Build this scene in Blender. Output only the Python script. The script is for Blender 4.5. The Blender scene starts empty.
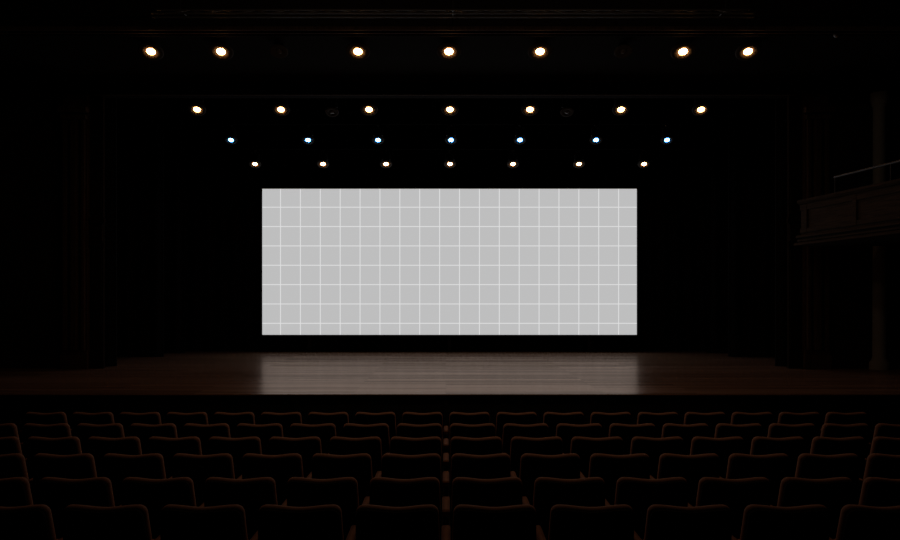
import bpy, bmesh, math, random
from mathutils import Vector, Matrix
random.seed(7)
C = bpy.context.scene.collection
PI = math.pi
EYE = 2.265          # camera height; the stage boards are at z = 1.0
STAGE = 1.0

# ------------------------------------------------------------------ materials
def mat(name, col, rough=0.6, spec=0.3, metal=0.0, sheen=0.0, bump=0.0, bscale=40.0, vary=0.0):
    m = bpy.data.materials.new(name); m.use_nodes = True
    nt = m.node_tree; b = nt.nodes['Principled BSDF']
    b.inputs['Base Color'].default_value = (*col, 1)
    b.inputs['Roughness'].default_value = rough
    b.inputs['Specular IOR Level'].default_value = spec
    b.inputs['Metallic'].default_value = metal
    if sheen:
        b.inputs['Sheen Weight'].default_value = sheen
        b.inputs['Sheen Roughness'].default_value = 0.5
        b.inputs['Sheen Tint'].default_value = (*[min(1, c * 4) for c in col], 1)
    if bump or vary:
        tc = nt.nodes.new('ShaderNodeTexCoord')
        n = nt.nodes.new('ShaderNodeTexNoise'); n.inputs['Scale'].default_value = bscale
        n.inputs['Detail'].default_value = 4
        nt.links.new(tc.outputs['Object'], n.inputs['Vector'])
        if bump:
            bp = nt.nodes.new('ShaderNodeBump'); bp.inputs['Strength'].default_value = bump
            bp.inputs['Distance'].default_value = 0.01
            nt.links.new(n.outputs['Fac'], bp.inputs['Height'])
            nt.links.new(bp.outputs['Normal'], b.inputs['Normal'])
        if vary:
            r = nt.nodes.new('ShaderNodeValToRGB')
            r.color_ramp.elements[0].color = (*[c * (1 - vary) for c in col], 1)
            r.color_ramp.elements[1].color = (*[c * (1 + vary) for c in col], 1)
            nt.links.new(n.outputs['Fac'], r.inputs['Fac'])
            nt.links.new(r.outputs['Color'], b.inputs['Base Color'])
    return m

def emit(name, col, strength):
    m = bpy.data.materials.new(name); m.use_nodes = True
    nt = m.node_tree; nt.nodes.clear()
    e = nt.nodes.new('ShaderNodeEmission'); o = nt.nodes.new('ShaderNodeOutputMaterial')
    e.inputs['Color'].default_value = (*col, 1); e.inputs['Strength'].default_value = strength
    nt.links.new(e.outputs[0], o.inputs[0])
    return m

def stage_wood():
    m = bpy.data.materials.new('stage_boards'); m.use_nodes = True
    nt = m.node_tree; b = nt.nodes['Principled BSDF']; L = nt.links.new
    tc = nt.nodes.new('ShaderNodeTexCoord')
    br = nt.nodes.new('ShaderNodeTexBrick')
    br.inputs['Color1'].default_value = (0.0, 0.0, 0.0, 1)
    br.inputs['Color2'].default_value = (1, 1, 1, 1)
    br.inputs['Mortar'].default_value = (0.0, 0.0, 0.0, 1)
    br.inputs['Scale'].default_value = 1.0
    br.inputs['Mortar Size'].default_value = 0.002
    br.inputs['Brick Width'].default_value = 3.4
    br.inputs['Row Height'].default_value = 0.14
    br.offset = 0.37; br.offset_frequency = 2
    L(tc.outputs['Object'], br.inputs['Vector'])
    mp = nt.nodes.new('ShaderNodeMapping'); mp.inputs['Scale'].default_value = (0.35, 9.0, 1)
    L(tc.outputs['Object'], mp.inputs['Vector'])
    n = nt.nodes.new('ShaderNodeTexNoise'); n.inputs['Scale'].default_value = 2.2
    n.inputs['Detail'].default_value = 6; n.inputs['Roughness'].default_value = 0.6
    L(mp.outputs['Vector'], n.inputs['Vector'])
    mx = nt.nodes.new('ShaderNodeMath'); mx.operation = 'MULTIPLY_ADD'
    mx.inputs[1].default_value = 0.35; L(br.outputs['Color'], mx.inputs[0]); 
    sc = nt.nodes.new('ShaderNodeMath'); sc.operation = 'MULTIPLY'; sc.inputs[1].default_value = 0.75
    L(n.outputs['Fac'], sc.inputs[0]); L(sc.outputs[0], mx.inputs[2])
    r = nt.nodes.new('ShaderNodeValToRGB')
    r.color_ramp.elements[0].position = 0.15
    r.color_ramp.elements[0].color = (WOOD[0] * 0.45, WOOD[1] * 0.45, WOOD[2] * 0.45, 1)
    r.color_ramp.elements[1].position = 0.85
    r.color_ramp.elements[1].color = (WOOD[0] * 1.5, WOOD[1] * 1.5, WOOD[2] * 1.5, 1)
    L(mx.outputs[0], r.inputs['Fac']); L(r.outputs['Color'], b.inputs['Base Color'])
    nt.nodes.remove(b)
    df = nt.nodes.new('ShaderNodeBsdfDiffuse'); gl = nt.nodes.new('ShaderNodeBsdfGlossy'); ms = nt.nodes.new('ShaderNodeMixShader')
    L(r.outputs['Color'], df.inputs['Color'])
    rr = nt.nodes.new('ShaderNodeMapRange')
    rr.inputs['To Min'].default_value = ROUGH[0]; rr.inputs['To Max'].default_value = ROUGH[1]
    L(mx.outputs[0], rr.inputs['Value']); L(rr.outputs['Result'], gl.inputs['Roughness'])
    gr = nt.nodes.new('ShaderNodeValToRGB')
    gr.color_ramp.elements[0].position = 0.2; gr.color_ramp.elements[1].position = 0.8
    gr.color_ramp.elements[0].color = (*[c * GLOSS_LOW for c in GLOSS], 1); gr.color_ramp.elements[1].color = (*GLOSS, 1)
    L(mx.outputs[0], gr.inputs['Fac']); L(gr.outputs['Color'], gl.inputs['Color'])
    fr = nt.nodes.new('ShaderNodeFresnel'); fr.inputs['IOR'].default_value = 1.35
    L(fr.outputs[0], ms.inputs[0]); L(df.outputs[0], ms.inputs[1]); L(gl.outputs[0], ms.inputs[2])
    L(ms.outputs[0], nt.nodes['Material Output'].inputs['Surface'])
    bp = nt.nodes.new('ShaderNodeBump'); bp.inputs['Strength'].default_value = 0.08; bp.inputs['Distance'].default_value = 0.004
    L(n.outputs['Fac'], bp.inputs['Height']); L(bp.outputs['Normal'], df.inputs['Normal']); L(bp.outputs['Normal'], gl.inputs['Normal'])
    return m

def wood(name, col, rough=0.45, axis='Z', spec=0.3):
    m = bpy.data.materials.new(name); m.use_nodes = True
    nt = m.node_tree; b = nt.nodes['Principled BSDF']; L = nt.links.new
    tc = nt.nodes.new('ShaderNodeTexCoord'); mp = nt.nodes.new('ShaderNodeMapping')
    s = {'X': (1, 14, 14), 'Y': (14, 1, 14), 'Z': (14, 14, 1)}[axis]
    mp.inputs['Scale'].default_value = s
    n = nt.nodes.new('ShaderNodeTexNoise'); n.inputs['Scale'].default_value = 3; n.inputs['Detail'].default_value = 5
    L(tc.outputs['Object'], mp.inputs['Vector']); L(mp.outputs['Vector'], n.inputs['Vector'])
    r = nt.nodes.new('ShaderNodeValToRGB')
    r.color_ramp.elements[0].position = 0.3; r.color_ramp.elements[1].position = 0.7
    r.color_ramp.elements[0].color = (*[c * 0.6 for c in col], 1)
    r.color_ramp.elements[1].color = (*[c * 1.4 for c in col], 1)
    L(n.outputs['Fac'], r.inputs['Fac']); L(r.outputs['Color'], b.inputs['Base Color'])
    b.inputs['Roughness'].default_value = rough; b.inputs['Specular IOR Level'].default_value = spec
    return m

def screen_mat(w, h, lines_x, lines_z, half):
    """the displayed picture: light grey field ruled with thin pale lines."""
    m = bpy.data.materials.new('screen_picture'); m.use_nodes = True
    nt = m.node_tree; nt.nodes.clear(); L = nt.links.new
    tc = nt.nodes.new('ShaderNodeTexCoord'); sx = nt.nodes.new('ShaderNodeSeparateXYZ')
    L(tc.outputs['Object'], sx.inputs[0])
    def mth(op, a, b=None, c=None):
        n = nt.nodes.new('ShaderNodeMath'); n.operation = op
        for i, v in enumerate((a, b, c)):
            if v is None: continue
            if isinstance(v, (int, float)): n.inputs[i].default_value = v
            else: L(v, n.inputs[i])
        return n.outputs[0]
    def rule(src, start, step):
        a = mth('ADD', src, -start + step * 0.5)
        a = mth('FLOORED_MODULO', a, step)
        a = mth('ABSOLUTE', mth('SUBTRACT', a, step * 0.5))
        return mth('LESS_THAN', a, half)
    g = mth('MAXIMUM', rule(sx.outputs['X'], *lines_x), rule(sx.outputs['Z'], *lines_z))
    ramp = nt.nodes.new('ShaderNodeMix'); ramp.data_type = 'RGBA'
    ramp.inputs[6].default_value = (*SCREEN, 1); ramp.inputs[7].default_value = (*RULE, 1)
    L(g, ramp.inputs[0])
    e = nt.nodes.new('ShaderNodeEmission'); o = nt.nodes.new('ShaderNodeOutputMaterial')
    L(ramp.outputs[2], e.inputs['Color']); e.inputs['Strength'].default_value = 1.0
    L(e.outputs[0], o.inputs[0])
    return m

WOOD = (0.22, 0.125, 0.072)
ROUGH = (0.16, 0.29)
GLOSS, GLOSS_LOW = (0.62, 0.50, 0.43), 0.42
SCREEN = (0.515, 0.515, 0.518)
RULE = (0.74, 0.74, 0.745)
FILL, SEAT_FILL = 18.0, 112.0
WARM, COOL = (1.0, 0.42, 0.13), (0.07, 0.38, 1.0)

M = dict(
    boards=stage_wood(),
    black=mat('black_paint', (0.006, 0.0055, 0.005), 0.7, 0.2),
    wall=mat('dark_wall_paint', (0.014, 0.011, 0.009), 0.75, 0.2, bump=0.1, bscale=30),
    soffit=mat('dark_brown_soffit_paint', (0.010, 0.0072, 0.0052), 0.95, 0.02, bump=0.06, bscale=20),
    ceiling=mat('black_ceiling_paint', (0.006, 0.006, 0.006), 0.8, 0.1),
    carpet=mat('dark_carpet', (0.010, 0.007, 0.006), 0.95, 0.05, bump=0.6, bscale=120, vary=0.4),
    velvet=mat('black_velvet', (0.006, 0.006, 0.0065), 0.9, 0.05, sheen=0.02),
    trimwood=wood('dark_mahogany', (0.060, 0.036, 0.022), 0.8, 'Z', 0.04),
    darkwood=wood('near_black_wood', (0.016, 0.011, 0.008), 0.95, 'Z', 0.0),
    railwood=wood('dark_mahogany_parapet', (0.040, 0.027, 0.017), 0.8, 'X', 0.04),
    plaster=mat('grey_plaster', (0.27, 0.29, 0.29), 0.8, 0.1, bump=0.1, bscale=25),
    pipe=mat('matt_black_pipe', (0.004, 0.004, 0.004), 0.85, 0.03),
    metal=mat('black_metal', (0.012, 0.012, 0.012), 0.45, 0.4),
    steel=mat('grey_steel', (0.05, 0.05, 0.05), 0.5, 0.3),
    bowl=mat('satin_reflector', (0.085, 0.080, 0.075), 0.85, 0.02),
    deadlens=mat('unlit_glass_lens', (0.09, 0.09, 0.09), 0.2, 0.5),
    fabric=mat('red_brown_upholstery', (0.27, 0.132, 0.082), 0.85, 0.10, sheen=0.35, bump=0.25, bscale=160, vary=0.15),
    shell=mat('dark_seat_shell', (0.012, 0.008, 0.007), 0.85, 0.04),
    armwood=wood('brown_armrest_wood', (0.17, 0.075, 0.034), 0.75, 'Y', 0.04),
    warm=emit('warm_lamp_glow', WARM, 38.0),
    warmhot=emit('warm_lamp_glow_full', WARM, 50.0),
    cool=emit('blue_lamp_glow', COOL, 45.0),
    frame=mat('screen_frame_black', (0.008, 0.008, 0.008), 0.5, 0.3),
    truss=mat('worn_black_truss', (0.03, 0.027, 0.024), 0.5, 0.3),
    pale=mat('pale_plastic', (0.45, 0.45, 0.45), 0.4, 0.4),
)

# ------------------------------------------------------------------ helpers
def obj(name, bm, m, parent=None, smooth=False):
    me = bpy.data.meshes.new(name)
    bmesh.ops.recalc_face_normals(bm, faces=bm.faces)
    bm.to_mesh(me); bm.free()
    if smooth:
        for p in me.polygons: p.use_smooth = True
        me.set_sharp_from_angle(angle=math.radians(40))
    me.materials.append(m)
    o = bpy.data.objects.new(name, me); C.objects.link(o)
    if parent: o.parent = parent
    return o

def thing(name, label, cat, loc=(0, 0, 0), rotz=0.0, group=None):
    o = bpy.data.objects.new(name, None); C.objects.link(o)
    o.location = loc; o.rotation_euler = (0, 0, rotz); o.empty_display_size = 0.1
    return tag(o, label, cat, group)

def tag(o, label, cat, group=None):
    o['label'] = label; o['category'] = cat
    if group: o['group'] = group
    return o

def struct(name, bm, m, label=None, cat=None, smooth=False):
    o = obj(name, bm, m, smooth=smooth); o['kind'] = 'structure'
    if label: o['label'] = label
    if cat: o['category'] = cat
    return o

def box(bm, x0, x1, y0, y1, z0, z1, bev=0.0):
    vs = [bm.verts.new((x, y, z)) for x in (x0, x1) for y in (y0, y1) for z in (z0, z1)]
    f = [(0, 1, 3, 2), (4, 6, 7, 5), (0, 4, 5, 1), (2, 3, 7, 6), (0, 2, 6, 4), (1, 5, 7, 3)]
    fs = [bm.faces.new([vs[i] for i in q]) for q in f]
    if bev:
        es = list({e for q in fs for e in q.edges})
        bmesh.ops.bevel(bm, geom=es, offset=bev, segments=2, profile=0.5, affect='EDGES')
    return bm

def prism(bm, pts, a0, a1, axis='X'):
    """closed profile extruded along an axis; pts are the other two coordinates in xyz order."""
    def P(u, v, t):
        return {'X': (t, u, v), 'Y': (u, t, v), 'Z': (u, v, t)}[axis]
    A = [bm.verts.new(P(u, v, a0)) for u, v in pts]; B = [bm.verts.new(P(u, v, a1)) for u, v in pts]
    n = len(pts)
    bm.faces.new(A); bm.faces.new(B[::-1])
    for i in range(n):
        bm.faces.new([A[i], A[(i + 1) % n], B[(i + 1) % n], B[i]])
    return bm

def lathe(bm, prof, n=24, mtx=None, cap0=False, cap1=False):
    """profile of (radius, z) turned about local z, then moved by mtx."""
    mtx = mtx or Matrix.Identity(4)
    rings = []
    for r, z in prof:
        if r < 1e-6:
            rings.append([bm.verts.new(mtx @ Vector((0, 0, z)))])
        else:
            rings.append([bm.verts.new(mtx @ Vector((r * math.cos(2 * PI * k / n), r * math.sin(2 * PI * k / n), z))) for k in range(n)])
    for a, b in zip(rings, rings[1:]):
        for k in range(n):
            k2 = (k + 1) % n
            if len(a) == 1 and len(b) == 1: continue
            if len(a) == 1: bm.faces.new([a[0], b[k], b[k2]])
            elif len(b) == 1: bm.faces.new([a[k], b[0], a[k2]])
            else: bm.faces.new([a[k], b[k], b[k2], a[k2]])
    if cap0 and len(rings[0]) > 1: bm.faces.new(rings[0])
    if cap1 and len(rings[-1]) > 1: bm.faces.new(rings[-1][::-1])
    return bm

def tube(bm, p, q, r, n=10):
    p, q = Vector(p), Vector(q); d = q - p
    m = Matrix.Translation(p) @ d.to_track_quat('Z', 'Y').to_matrix().to_4x4()
    return lathe(bm, [(r, 0), (r, d.length)], n, m, True, True)

NB = bmesh.new
ORD = ['first', 'second', 'third', 'fourth', 'fifth', 'sixth', 'seventh', 'eighth', 'ninth']

# ------------------------------------------------------------------ setting
def floor_z(y): return 0.345 - 0.032 * y
XW = 8.3
b = NB(); prism(b, [(-3.0, floor_z(-3.0)), (10.60, floor_z(10.60)), (10.60, -0.30), (-3.0, -0.30)], -XW, XW, 'X')
struct('floor', b, M['carpet'])
# stage platform: boards on a black fascia
b = NB(); box(b, -XW, XW, 10.46, 19.6, 0.982, STAGE, 0.004)
struct('stage_floor', b, M['boards'], 'dark red-brown plank stage floor reflecting the lit screen', 'stage floor')
b = NB(); box(b, -XW, XW, 10.50, 19.6, -0.30, 0.982)
for k in range(-8, 9):
    box(b, k - 0.03, k + 0.03, 10.485, 10.505, 0.02, 0.92)
struct('stage_front', b, M['black'], 'black panelled front of the stage platform', 'stage front')
b = NB(); box(b, -XW, XW, 19.35, 19.6, STAGE, 8.2)
struct('wall_back', b, M['black'])
b = NB(); box(b, -XW, XW, -3.2, -3.0, -0.3, 8.2)
struct('wall_front', b, M['wall'])
for s, nm in ((-1, 'left'), (1, 'right')):
    b = NB(); box(b, min(s * XW, s * (XW + 0.2)), max(s * XW, s * (XW + 0.2)), -3.2, 19.6, -0.3, 8.2)
    struct('wall_' + nm, b, M['wall'])
b = NB(); box(b, -XW - 0.2, XW + 0.2, -3.2, 19.6, 8.2, 8.4)
struct('ceiling', b, M['ceiling'])

# ceiling panel over the stage front with a stepped fascia, and the header beyond it
Z = EYE
prof = [(11.98, Z + 4.06), (11.98, Z + 4.075), (11.86, Z + 4.075), (11.86, Z + 4.125), (11.93, Z + 4.14), (11.93, Z + 4.31),
        (11.89, Z + 4.32), (11.89, Z + 4.375), (11.95, Z + 4.385), (11.95, 8.2), (14.4, 8.2), (14.4, Z + 4.06)]
b = NB(); prism(b, prof, -XW, XW, 'X'); struct('trim_1', b, M['soffit'], 'dark brown stepped ceiling panel over the stage front', 'ceiling panel')
b = NB()
box(b, -XW, XW, 11.68, 11.72, Z + 4.045, Z + 4.10, 0.006); box(b, -XW, XW, 11.72, 11.90, Z + 4.085, Z + 4.10)
box(b, -XW, XW, 11.84, 11.875, Z + 4.050, Z + 4.085, 0.006)
struct('trim_2', b, M['trimwood'])
prof = [(14.4, Z + 3.78), (14.40, 8.2), (14.62, 8.2), (14.62, Z + 3.78)]
b = NB(); prism(b, prof, -XW, XW, 'X'); struct('trim_3', b, M['soffit'])
for i, (z0, z1, y0) in enumerate(((3.775, 3.80, 14.36), (3.85, 3.875, 14.37), (4.035, 4.06, 14.37))):
    b = NB(); box(b, -XW, XW, y0, 14.40, Z + z0, Z + z1, 0.006)
    struct('trim_%d' % (4 + i), b, M['trimwood'])

# proscenium walls and fluted pilasters
def proscenium(s, n):
    xs = sorted((s * 6.98, s * XW))
    b = NB(); box(b, xs[0], xs[1], 14.4, 14.62, STAGE, Z + 3.78)
    struct('trim_%d' % n, b, M['wall'])
    # main pilaster: plinth, three upright bands, capital
    b = NB()
    def bx(xa, xb, ya, yb, za, zb, bev=0.008):
        xa, xb = sorted((s * xa, s * xb)); box(b, xa, xb, ya, yb, za, zb, bev)
    bx(6.58, 7.02, 14.30, 14.62, STAGE, Z + 3.775, 0.0)
    bx(6.55, 7.05, 14.24, 14.30, STAGE, STAGE + 0.26)
    bx(6.57, 7.03, 14.26, 14.30, STAGE + 0.26, STAGE + 0.34)
    bx(6.60, 6.67, 14.22, 14.30, STAGE + 0.34, Z + 3.30, 0.015)
    bx(6.72, 6.86, 14.20, 14.30, STAGE + 0.34, Z + 3.30, 0.03)
    bx(6.92, 7.00, 14.22, 14.30, STAGE + 0.34, Z + 3.30, 0.015)
    bx(6.57, 7.03, 14.20, 14.30, Z + 3.30, Z + 3.38)
    bx(6.54, 7.06, 14.16, 14.30, Z + 3.42, Z + 3.52)
    struct('trim_%d' % (n + 1), b, M['trimwood'], 'fluted dark wood pilaster on the %s of the stage opening' % ('left' if s < 0 else 'right'), 'pilaster')
    # narrow inner pilaster with its own moulded block
    b = NB()
    bx(6.34, 6.58, 14.42, 14.50, STAGE, Z + 3.775, 0.0)
    bx(6.32, 6.58, 14.38, 14.42, STAGE, STAGE + 0.3)
    bx(6.36, 6.56, 14.395, 14.42, STAGE + 0.36, Z + 0.92)
    bx(6.30, 6.58, 14.35, 14.42, Z + 0.98, Z + 1.06)
    bx(6.34, 6.57, 14.37, 14.42, Z + 1.08, Z + 1.40)
    bx(6.40, 6.52, 14.345, 14.37, Z + 1.16, Z + 1.34)
    bx(6.29, 6.58, 14.34, 14.42, Z + 1.42, Z + 1.52)
    bx(6.36, 6.56, 14.395, 14.42, Z + 1.60, Z + 2.10)
    struct('trim_%d' % (n + 2), b, M['darkwood'])
proscenium(-1, 7); proscenium(1, 10)
# pale engaged column beside the right pilaster
b = NB()
lathe(b, [(0.17, STAGE), (0.17, STAGE + 0.12), (0.14, STAGE + 0.16), (0.115, STAGE + 0.22), (0.105, Z + 3.5), (0.13, Z + 3.56), (0.15, Z + 3.66), (0.15, Z + 3.775)],
      28, Matrix.Translation((7.90, 14.22, 0)), True, True)
struct('trim_13', b, M['plaster'], 'pale grey column behind the balcony on the right wall', 'column', smooth=True)

# ------------------------------------------------------------------ balcony on the right
A = Vector((6.30, 13.90)); Bp = Vector((7.69, 3.9))
def balcony():
    t = thing('balcony', 'dark wood panelled balcony with handrail along the right wall', 'balcony', (A.x, A.y, Z + 0.97))
    d = (Bp - A); Ln = d.length; ang = math.atan2(d.y, d.x)
    t.rotation_euler = (0, 0, ang)      # local x runs towards the camera, local y is towards the wall
    b = NB()
    prism(b, [(0.0, 0.05), (Ln, 0.05), (Ln, 0.62), (0.4, 1.98), (0.1, 1.98)], 0.0, 0.16, 'Z')
    obj('balcony_slab', b, M['wall'], t)
    b = NB(); box(b, 0, Ln, 0.03, 0.13, 0.16, 0.80)
    k = 0.12
    while k < Ln - 0.1:
        box(b, k, k + 0.09, 0.0, 0.03, 0.22, 0.72, 0.006)                # stiles
        k += 1.32
    box(b, 0, Ln, 0.005, 0.03, 0.62, 0.72, 0.005); box(b, 0, Ln, 0.005, 0.03, 0.22, 0.30, 0.005)
    obj('parapet', b, M['railwood'], t)
    b = NB(); prism(b, [(-0.05, 0.80), (-0.05, 0.76), (-0.02, 0.73), (0.0, 0.72), (0.17, 0.72), (0.17, 0.80)], 0, Ln, 'X')
    obj('parapet_cap', b, M['railwood'], t)
    for z0, out in ((0.135, 0.05), (0.0, 0.09), (0.07, 0.02)):
        b = NB(); prism(b, [(0.05, z0), (-out, z0), (-out, z0 + 0.03), (-out + 0.03, z0 + 0.05), (0.05, z0 + 0.05)], -0.04, Ln, 'X')
        obj('moulding', b, M['railwood'], t)
    b = NB(); tube(b, (0.9, 0.06, 1.08), (Ln, 0.06, 1.08), 0.020)
    obj('handrail', b, M['steel'], t)
    k = 0.92
    while k < Ln:
        b = NB(); tube(b, (k, 0.06, 0.79), (k, 0.06, 1.08), 0.012, 8); obj('rail_post', b, M['metal'], t)
        k += 1.32
balcony()

# ------------------------------------------------------------------ curtains
def curtain(name, label, x0, x1, y, z0, z1, amp, pitch, group=None, phase=0.0):
    n = max(8, int((x1 - x0) / pitch * 10)); b = NB()
    t = thing(name, label, 'curtain', ((x0 + x1) / 2, y, z0), 0, group)
    xc = (x0 + x1) / 2
    zs = [0.0, 0.25, 1.2, 2.4, z1 - z0 - 0.1, z1 - z0]
    def layer(off):
        rows = []
        for j, zz in enumerate(zs):
            row = []
            for i in range(n + 1):
                x = x0 + (x1 - x0) * i / n
                w = amp * (1 - 0.35 * zz / (z1 - z0))
                yy = w * math.sin(2 * PI * x / pitch + phase + 0.5 * math.sin(x * 2.3)) + off
                row.append(b.verts.new((x - xc, yy, zz)))
            rows.append(row)
        return rows
    F, R = layer(-0.012), layer(0.012)
    for j in range(len(zs) - 1):
        for i in range(n):
            b.faces.new([F[j][i], F[j][i + 1], F[j + 1][i + 1], F[j + 1][i]])
            b.faces.new([R[j][i], R[j + 1][i], R[j + 1][i + 1], R[j][i + 1]])
        for i in (0, n):
            b.faces.new([F[j][i], F[j + 1][i], R[j + 1][i], R[j][i]])
    for j in (0, len(zs) - 1):
        for i in range(n):
            b.faces.new([F[j][i], F[j][i + 1], R[j][i + 1], R[j][i]])
    obj('drape', b, M['velvet'], t, smooth=True)
    b = NB(); tube(b, (x0 - xc, 0, z1 - z0), (x1 - xc, 0, z1 - z0), 0.03); obj('rail', b, M['metal'], t)
    return t
curtain('backdrop_curtain', 'full-width black pleated backdrop curtain behind the screen', -8.0, 8.0, 19.2, STAGE + 0.004, 7.9, 0.05, 0.34)
g = 'black side curtains on the stage'
for s, side in ((-1, 'left'), (1, 'right')):
    for d, xin, which in ((14.85, 6.29, 'front'), (17.3, 6.28, 'middle'), (18.6, 6.24, 'rear')):  # front pair added to keep screen light off the pilaster returns
        xa, xb = sorted((s * xin, s * 8.1))
        curtain('side_curtain', '%s black side curtain at the %s edge of the stage' % (which, side), xa, xb, d, STAGE + 0.004, 7.4, 0.05, 0.3, g, PI / 2)

# ------------------------------------------------------------------ screen
def screen():
    d = 18.95
    x0, x1 = -4.452, 4.624
    z1, z0 = EYE + 2.695, EYE - 0.843
    xc = (x0 + x1) / 2; w, h = x1 - x0, z1 - z0
    t = thing('screen', 'large lit light grey screen ruled with a pale grid', 'screen', (xc, d, z0))
    px = (d - 0.045) / 780.0
    b = NB(); vs = [b.verts.new(p) for p in ((-w / 2, -0.045, 0), (w / 2, -0.045, 0), (w / 2, -0.045, h), (-w / 2, -0.045, h))]
    b.faces.new(vs)
    lx0 = (280.5 - 446) * px - xc
    lz0 = h - (207.4 - 189) * px
    obj('display', b, screen_mat(w, h, (lx0, 19.89 * px), (lz0, 19.35 * px), 0.42 * px), t)
    b = NB(); e = 0.035
    box(b, -w / 2 - e, w / 2 + e, -0.04, 0.06, -e, h + e)
    for q in ((-w / 2 - e, -w / 2, -e, h + e), (w / 2, w / 2 + e, -e, h + e), (-w / 2, w / 2, -e, 0), (-w / 2, w / 2, h, h + e)):
        box(b, q[0], q[1], -0.05, -0.04, q[2], q[3])
    obj('bezel', b, M['frame'], t)
    for sx in (-3.4, 0.0, 3.4):
        b = NB(); box(b, sx - 0.04, sx + 0.04, -0.02, 0.04, STAGE - z0, -e)
        box(b, sx - 0.12, sx + 0.12, -0.10, 0.12, STAGE - z0, STAGE - z0 + 0.03)
        obj('stand_leg', b, M['black'], t)
    return t
screen()

# ------------------------------------------------------------------ lamps
def lens_bm(r, mtx, bulge=0.36):
    pr = [(0.0, r * bulge)] + [(r * math.sin(a), r * bulge * math.cos(a)) for a in (PI / 10, PI / 5, 3 * PI / 10, 2 * PI / 5, PI / 2)]
    return lathe(NB(), pr, 24, mtx)

def aim(tilt, yaw=0.0):
    """local +z becomes the beam direction: down, tilted towards the audience (-Y)."""
    d = Vector((math.sin(yaw) * math.cos(tilt) * 0.5, -math.sin(tilt), -math.cos(tilt))).normalized()
    return d.to_track_quat('Z', 'Y').to_matrix().to_4x4()

def ceiling_spot(x, r, lens, label, group, yaw=0.0):
    z = EYE + 4.06
    t = thing('ceiling_spotlight', label, 'spotlight', (x, 12.335, z), 0, group)
    R = Matrix.Translation((0, 0, -0.13)) @ aim(math.radians(29), yaw)
    R0 = R
    obj('lens', lens_bm(r, R), lens, t, smooth=True)
    b = lathe(NB(), [(r * 0.97, 0.0), (r * 1.2, r * 0.09), (r * 1.5, r * 0.20), (r * 1.9, r * 0.29), (r * 2.3, r * 0.31), (r * 2.7, r * 0.22), (r * 2.9, -0.005), (r * 2.8, -0.02), (r * 1.9, -0.05), (r * 1.5, -0.040), (r * 0.97, -0.030)], 32, R)
    obj('halo_reflector', b, M['bowl'], t, smooth=True)  # wide ring shaped to spread lens light into a halo
    b = lathe(NB(), [(r * 1.95, -0.045), (r * 1.7, -0.06), (r * 1.4, -0.11), (r * 1.2, -0.16)], 28, R, True, True)
    tube(b, (0, 0.08, -0.08), (0, 0.10, 0.0), 0.02, 10)
    h = obj('housing', b, M['metal'], t, smooth=True)
    for c in list(t.children):
        if c is not h: c.parent = h                      # lens and ring are pieces of the housing
    return t

def stage_lamp(x, y, z, r, lens, label, group, zbar, yaw=0.0, name='stage_spotlight'):
    t = thing(name, label, 'spotlight', (x, y, z), 0, group)
    R = aim(math.radians(31), yaw)
    obj('lens', lens_bm(r, R), lens, t, smooth=True)
    b = lathe(NB(), [(r * 0.97, 0.0), (r * 1.2, r * 0.09), (r * 1.5, r * 0.20), (r * 1.9, r * 0.29), (r * 2.3, r * 0.30), (r * 2.6, r * 0.18), (r * 2.7, -0.008), (r * 2.6, -0.02), (r * 1.72, -0.048), (r * 1.5, -0.040), (r * 0.97, -0.030)], 28, R)
    obj('halo_reflector', b, M['bowl'], t, smooth=True)  # dished to catch lens light as a halo around the lamp
    b = lathe(NB(), [(r * 1.72, -0.042), (r * 1.72, -0.07), (r * 1.5, -0.10), (r * 1.5, -0.2), (r * 1.3, -0.25), (r * 0.7, -0.28)], 24, R, True, True)
    h = obj('can', b, M['metal'], t, smooth=True)
    for c in list(t.children):
        if c is not h: c.parent = h
    # yoke: two arms from the can's sides up to the clamp on the bar
    c = R @ Vector((0, 0, -0.14)); top = zbar - z
    b = NB(); w = r * 1.72
    for s in (-1, 1):
        tube(b, (c.x + s * w, c.y, c.z), (s * w, c.y * 0.3, top - 0.10), 0.008, 6)
        tube(b, (c.x + s * (w - 0.03), c.y, c.z), (c.x + s * (w + 0.015), c.y, c.z), 0.018, 8)
    tube(b, (-w, c.y * 0.3, top - 0.10), (w, c.y * 0.3, top - 0.10), 0.008, 6)
    obj('yoke', b, M['metal'], t)
    b = NB(); tube(b, (0, c.y * 0.3, top - 0.10), (0, 0, top - 0.045), 0.012, 8)
    box(b, -0.03, 0.03, -0.035, 0.035, top - 0.055, top - 0.0305, 0.004)
    obj('clamp', b, M['metal'], t)
    return t

def row_word(i, n):
    return 'leftmost' if i == 0 else 'rightmost' if i == n - 1 else 'middle' if i == n // 2 else ORD[i] + ' from left'

g1 = 'lit ceiling spotlights in the front row'
xs = [x * 12.335 / 12.72 for x in (-4.811, -3.669, -1.435, 0.049, 1.533, 3.865, 4.925)]
for i, x in enumerate(xs):
    hot = i in (1, 3, 5)
    ceiling_spot(x, 0.067, M['warmhot'] if hot else M['warm'],
                 '%s of the seven lit amber spotlights on the front ceiling panel' % row_word(i, 7).replace(' from left', ' from the left'), g1, -x * 0.02)
for x, w in ((-2.642, 'left'), (2.805, 'right')):
    ceiling_spot(x, 0.05, M['deadlens'], 'small unlit spotlight on the front ceiling panel, %s of its middle lamp' % w, 'unlit ceiling spotlights')

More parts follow.
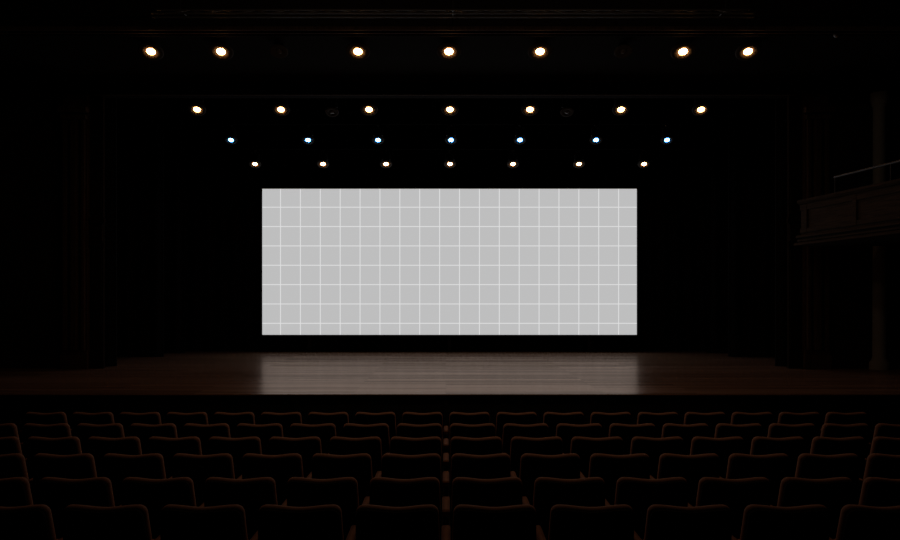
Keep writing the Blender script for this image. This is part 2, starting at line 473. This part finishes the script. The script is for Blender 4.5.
rows = [
    (15.6, 190.5, [-4.98, -3.3, -1.54, 0.08, 1.68, 3.5, 5.1], 0.066, 'warm', 'highest lighting bar', 'amber', 'amber stage lamps on the highest bar'),
    (17.0, 160.0, [-4.686, -3.008, -1.482, 0.109, 1.613, 3.269, 4.817], 0.051, 'cool', 'bar of blue lamps', 'blue', 'blue stage lamps'),
    (18.2, 136.0, [-4.457, -2.87, -1.4, 0.093, 1.563, 3.103, 4.62], 0.053, 'warm', 'lowest bar', 'amber', 'amber stage lamps on the lowest bar'),
]
def bar(y, z, label):
    t = thing('lighting_bar', label, 'lighting bar', (0, y, z), 0, 'lighting bars over the stage')
    b = NB(); tube(b, (-6.0, 0, 0), (6.0, 0, 0), 0.03, 12); obj('pipe', b, M['pipe'], t)
    for x in (-5.6, -2.2, 2.3, 5.6):
        b = NB(); tube(b, (x, 0, 0.02), (x, 0, 8.197 - z), 0.006, 6); obj('suspension_cable', b, M['metal'], t)
bl = ['uppermost black lighting bar carrying amber lamps over the stage', 'black lighting bar carrying the blue lamps', 'lowest black lighting bar carrying amber lamps above the screen']
for j, (d, dy, xs, r, k, where, colr, grp) in enumerate(rows):
    z = EYE + dy * d / 780; zb = z + 0.36
    bar(d, zb, bl[j])
    for i, x in enumerate(xs):
        stage_lamp(x, d, z, r, M[k], '%s of the seven lit %s lamps on the %s' % (row_word(i, 7).replace(' from left', ' from the left'), colr, where), grp, zb, -x * 0.02)
    if j == 0:
        for x, w in ((-2.28, 'left'), (2.42, 'right')):
            stage_lamp(x, d, z - 0.05, 0.05, M['deadlens'], 'small unlit stage lamp on the highest lighting bar, %s of its middle lamp' % w, 'unlit stage lamps', zb)
t = thing('lighting_truss', 'black ladder truss hanging in front of the ceiling panel at the top', 'truss', (0.1, 11.0, EYE + 3.99))
for dz in (0.0, 0.055):
    b = NB(); tube(b, (-4.25, 0, dz), (4.25, 0, dz), 0.012, 10); obj('chord', b, M['truss'], t)
b = NB(); tube(b, (-4.25, 0.16, 0.16), (4.25, 0.16, 0.16), 0.012, 10); obj('chord', b, M['truss'], t)
for k in range(18):
    x = -4.25 + 0.25 + k * 0.47
    b = NB(); tube(b, (x, 0, 0.055), (x + 0.235, 0.16, 0.16), 0.008, 6); tube(b, (x + 0.235, 0.16, 0.16), (x + 0.47, 0, 0.055), 0.008, 6) if k < 17 else None
    obj('brace', b, M['truss'], t)
for x in (-3.9, 0.0, 3.9):
    b = NB(); tube(b, (x, 0.16, 0.16), (x, 0.94, 0.20), 0.010, 8); obj('wall_bracket', b, M['metal'], t)
    b = NB(); tube(b, (x, 0.16, 0.16), (x, 0.16, 8.197 - EYE - 3.99), 0.006, 6); obj('suspension_cable', b, M['metal'], t)
# small pale dome under the front edge of the ceiling panel, far right
t = thing('dome_camera', 'small pale dome camera under the ceiling panel edge at upper right', 'camera', (5.97, 11.93, EYE + 4.0605))
obj('dome', lathe(NB(), [(0.0, -0.05), (0.022, -0.042), (0.036, -0.022), (0.038, 0.0)], 16), M['pale'], t, smooth=True)
obj('base', lathe(NB(), [(0.045, -0.012), (0.048, -0.006), (0.048, 0.0)], 16, None, True, True), M['metal'], t, smooth=True)

# ------------------------------------------------------------------ seats
def outline(w0, w1, z0, z1, r, sag, ins):
    """rounded back outline, wider at z0; the top edge dips by sag in its middle."""
    pts = []
    W0, W1 = w0 / 2 - ins, w1 / 2 - ins
    Zb, Zt = z0 + ins, z1 - ins
    rr = max(r - ins, 0.004); rb = max(0.03 - ins, 0.004)
    for k in range(5):                                   # bottom right
        a = -PI / 2 + PI / 2 * k / 4; pts.append((W0 - rb + rb * math.cos(a), Zb + rb + rb * math.sin(a)))
    for k in range(8):                                   # top right
        a = PI / 2 * k / 7; pts.append((W1 - rr + rr * math.cos(a), Zt - rr + rr * math.sin(a)))
    m = 9
    for k in range(1, m):                                # dipped top
        u = 1 - 2 * k / m; pts.append(((W1 - rr) * u, Zt - sag * (0.5 + 0.5 * math.cos(PI * u))))
    right = pts[:13]
    for x, z in reversed(right): pts.append((-x, z))
    return pts

def cushion(w0, w1, z0, z1, r, sag, y0, y1, lean, edge, extra=()):
    """padded slab: stacked outlines from rear face to front face, rounded over the edge."""
    b = NB(); loops = []
    T = y1 - y0; E = min(edge, T / 2)
    lay = []
    for k in range(5):
        a = PI / 2 * k / 4; lay.append((E * (1 - math.sin(a)), y0 + E * (1 - math.cos(a))))
    for k in range(5):
        a = PI / 2 * k / 4; lay.append((E * (1 - math.cos(a)), y1 - E * (1 - math.sin(a))))
    for ins, y in lay:
        loops.append([b.verts.new((x, y + (z1 - z) * lean, z)) for x, z in outline(w0, w1, z0, z1, r, sag, ins)])
    n = len(loops[0])
    for A_, B_ in zip(loops, loops[1:]):
        for i in range(n):
            b.faces.new([A_[i], A_[(i + 1) % n], B_[(i + 1) % n], B_[i]])
    b.faces.new(loops[0]); b.faces.new(loops[-1][::-1])
    return b

def make_seat(label, group):
    t = thing('theatre_seat', label, 'seat', (0, 0, 0), 0, group)
    obj('back_cushion', cushion(0.505, 0.476, 0.40, 0.885, 0.046, 0.016, 0.0, 0.085, 0.27, 0.036), M['fabric'], t, smooth=True)
    obj('back_shell', cushion(0.500, 0.468, 0.30, 0.868, 0.044, 0.014, -0.018, 0.012, 0.27, 0.008), M['shell'], t, smooth=True)
    # tipped-up seat pad
    obj('seat_pad', cushion(0.455, 0.455, 0.34, 0.61, 0.05, 0.0, 0.24, 0.33, 0.16, 0.035), M['fabric'], t, smooth=True)
    arm(t, -0.28)
    return t

def arm(t, x):
    b = NB(); prism(b, [(0.03, 0.625), (0.03, 0.655), (0.05, 0.665), (0.40, 0.665), (0.43, 0.655), (0.44, 0.635), (0.42, 0.615), (0.05, 0.615)], x - 0.027, x + 0.027, 'X')
    bmesh.ops.bevel(b, geom=[e for e in b.edges if abs((e.verts[0].co - e.verts[1].co).x) < 1e-5], offset=0.006, segments=2, affect='EDGES')
    obj('armrest', b, M['armwood'], t)
    b = NB(); prism(b, [(0.10, -0.02), (0.40, -0.02), (0.40, 0.02), (0.33, 0.05), (0.36, 0.618), (0.06, 0.618), (0.10, 0.05)], x - 0.019, x + 0.019, 'X')
    obj('side_stand', b, M['shell'], t)

PITCH = 0.56
seat_rows = [(9.22, 9, 'front row'), (8.15, 9, 'second row'), (7.18, 8, 'third row'),
             (6.23, 7, 'fourth row'), (5.25, 6, 'fifth row'), (4.44, 5, 'back row')]
proto = None
for d, n, nm in seat_rows:
    for k in list(range(-n, 0)) + list(range(1, n + 1)):
        side = 'left' if k < 0 else 'right'
        lab = 'red-brown theatre seat in the %s, %s to the %s of centre' % (nm, ORD[abs(k) - 1], side)
        grp = 'seats in the ' + nm
        x = (k + 0.5 if k < 0 else k - 0.5) * PITCH
        if proto is None:
            proto = r = make_seat(lab, grp)
        else:
            r = proto.copy(); C.objects.link(r); r['label'] = lab; r['group'] = grp
            for ch in base_parts:
                c = ch.copy(); C.objects.link(c); c.parent = r
        if r is proto: base_parts = list(proto.children)
        r.location = (x, d, floor_z(d))
        if k == n: arm(r, 0.28)

# added unseen point lights without fixtures, lifting side walls and seat tops
for x in (-1.6, 2.0):
    li = bpy.data.lights.new('fill_light', 'POINT'); li.shadow_soft_size = 0.2; li.energy = FILL; li.color = (1.0, 0.66, 0.42)
    lo = bpy.data.objects.new('fill_light', li); C.objects.link(lo); lo.location = (x, 8.6, 6.7)

li = bpy.data.lights.new('seat_fill_spot', 'SPOT'); li.energy = SEAT_FILL; li.color = (1.0, 0.66, 0.42)  # added unseen spot without a fixture, brightens the seat tops
li.spot_size = math.radians(77); li.spot_blend = 1.0; li.shadow_soft_size = 0.25
lo = bpy.data.objects.new('seat_fill_spot', li); C.objects.link(lo); lo.location = (0.2, 8.3, 8.1)

# ------------------------------------------------------------------ camera and world
cam = bpy.data.cameras.new('camera'); co = bpy.data.objects.new('camera', cam); C.objects.link(co)
co.location = (0, 0, EYE); co.rotation_euler = (PI / 2, 0, 0)
cam.sensor_width = 36; cam.lens = 780 / 900 * 36
cam.shift_x = 4 / 900; cam.shift_y = 30 / 900
cam.clip_start = 0.05; cam.clip_end = 100
bpy.context.scene.camera = co
w = bpy.data.worlds.new('world'); bpy.context.scene.world = w; w.use_nodes = True
w.node_tree.nodes['Background'].inputs['Color'].default_value = (0, 0, 0, 1)
sc = bpy.context.scene
sc.view_settings.view_transform = 'Standard'; sc.view_settings.look = 'None'
sc.view_settings.exposure = 0.0; sc.view_settings.gamma = 1.0
sc.view_settings.use_curve_mapping = False
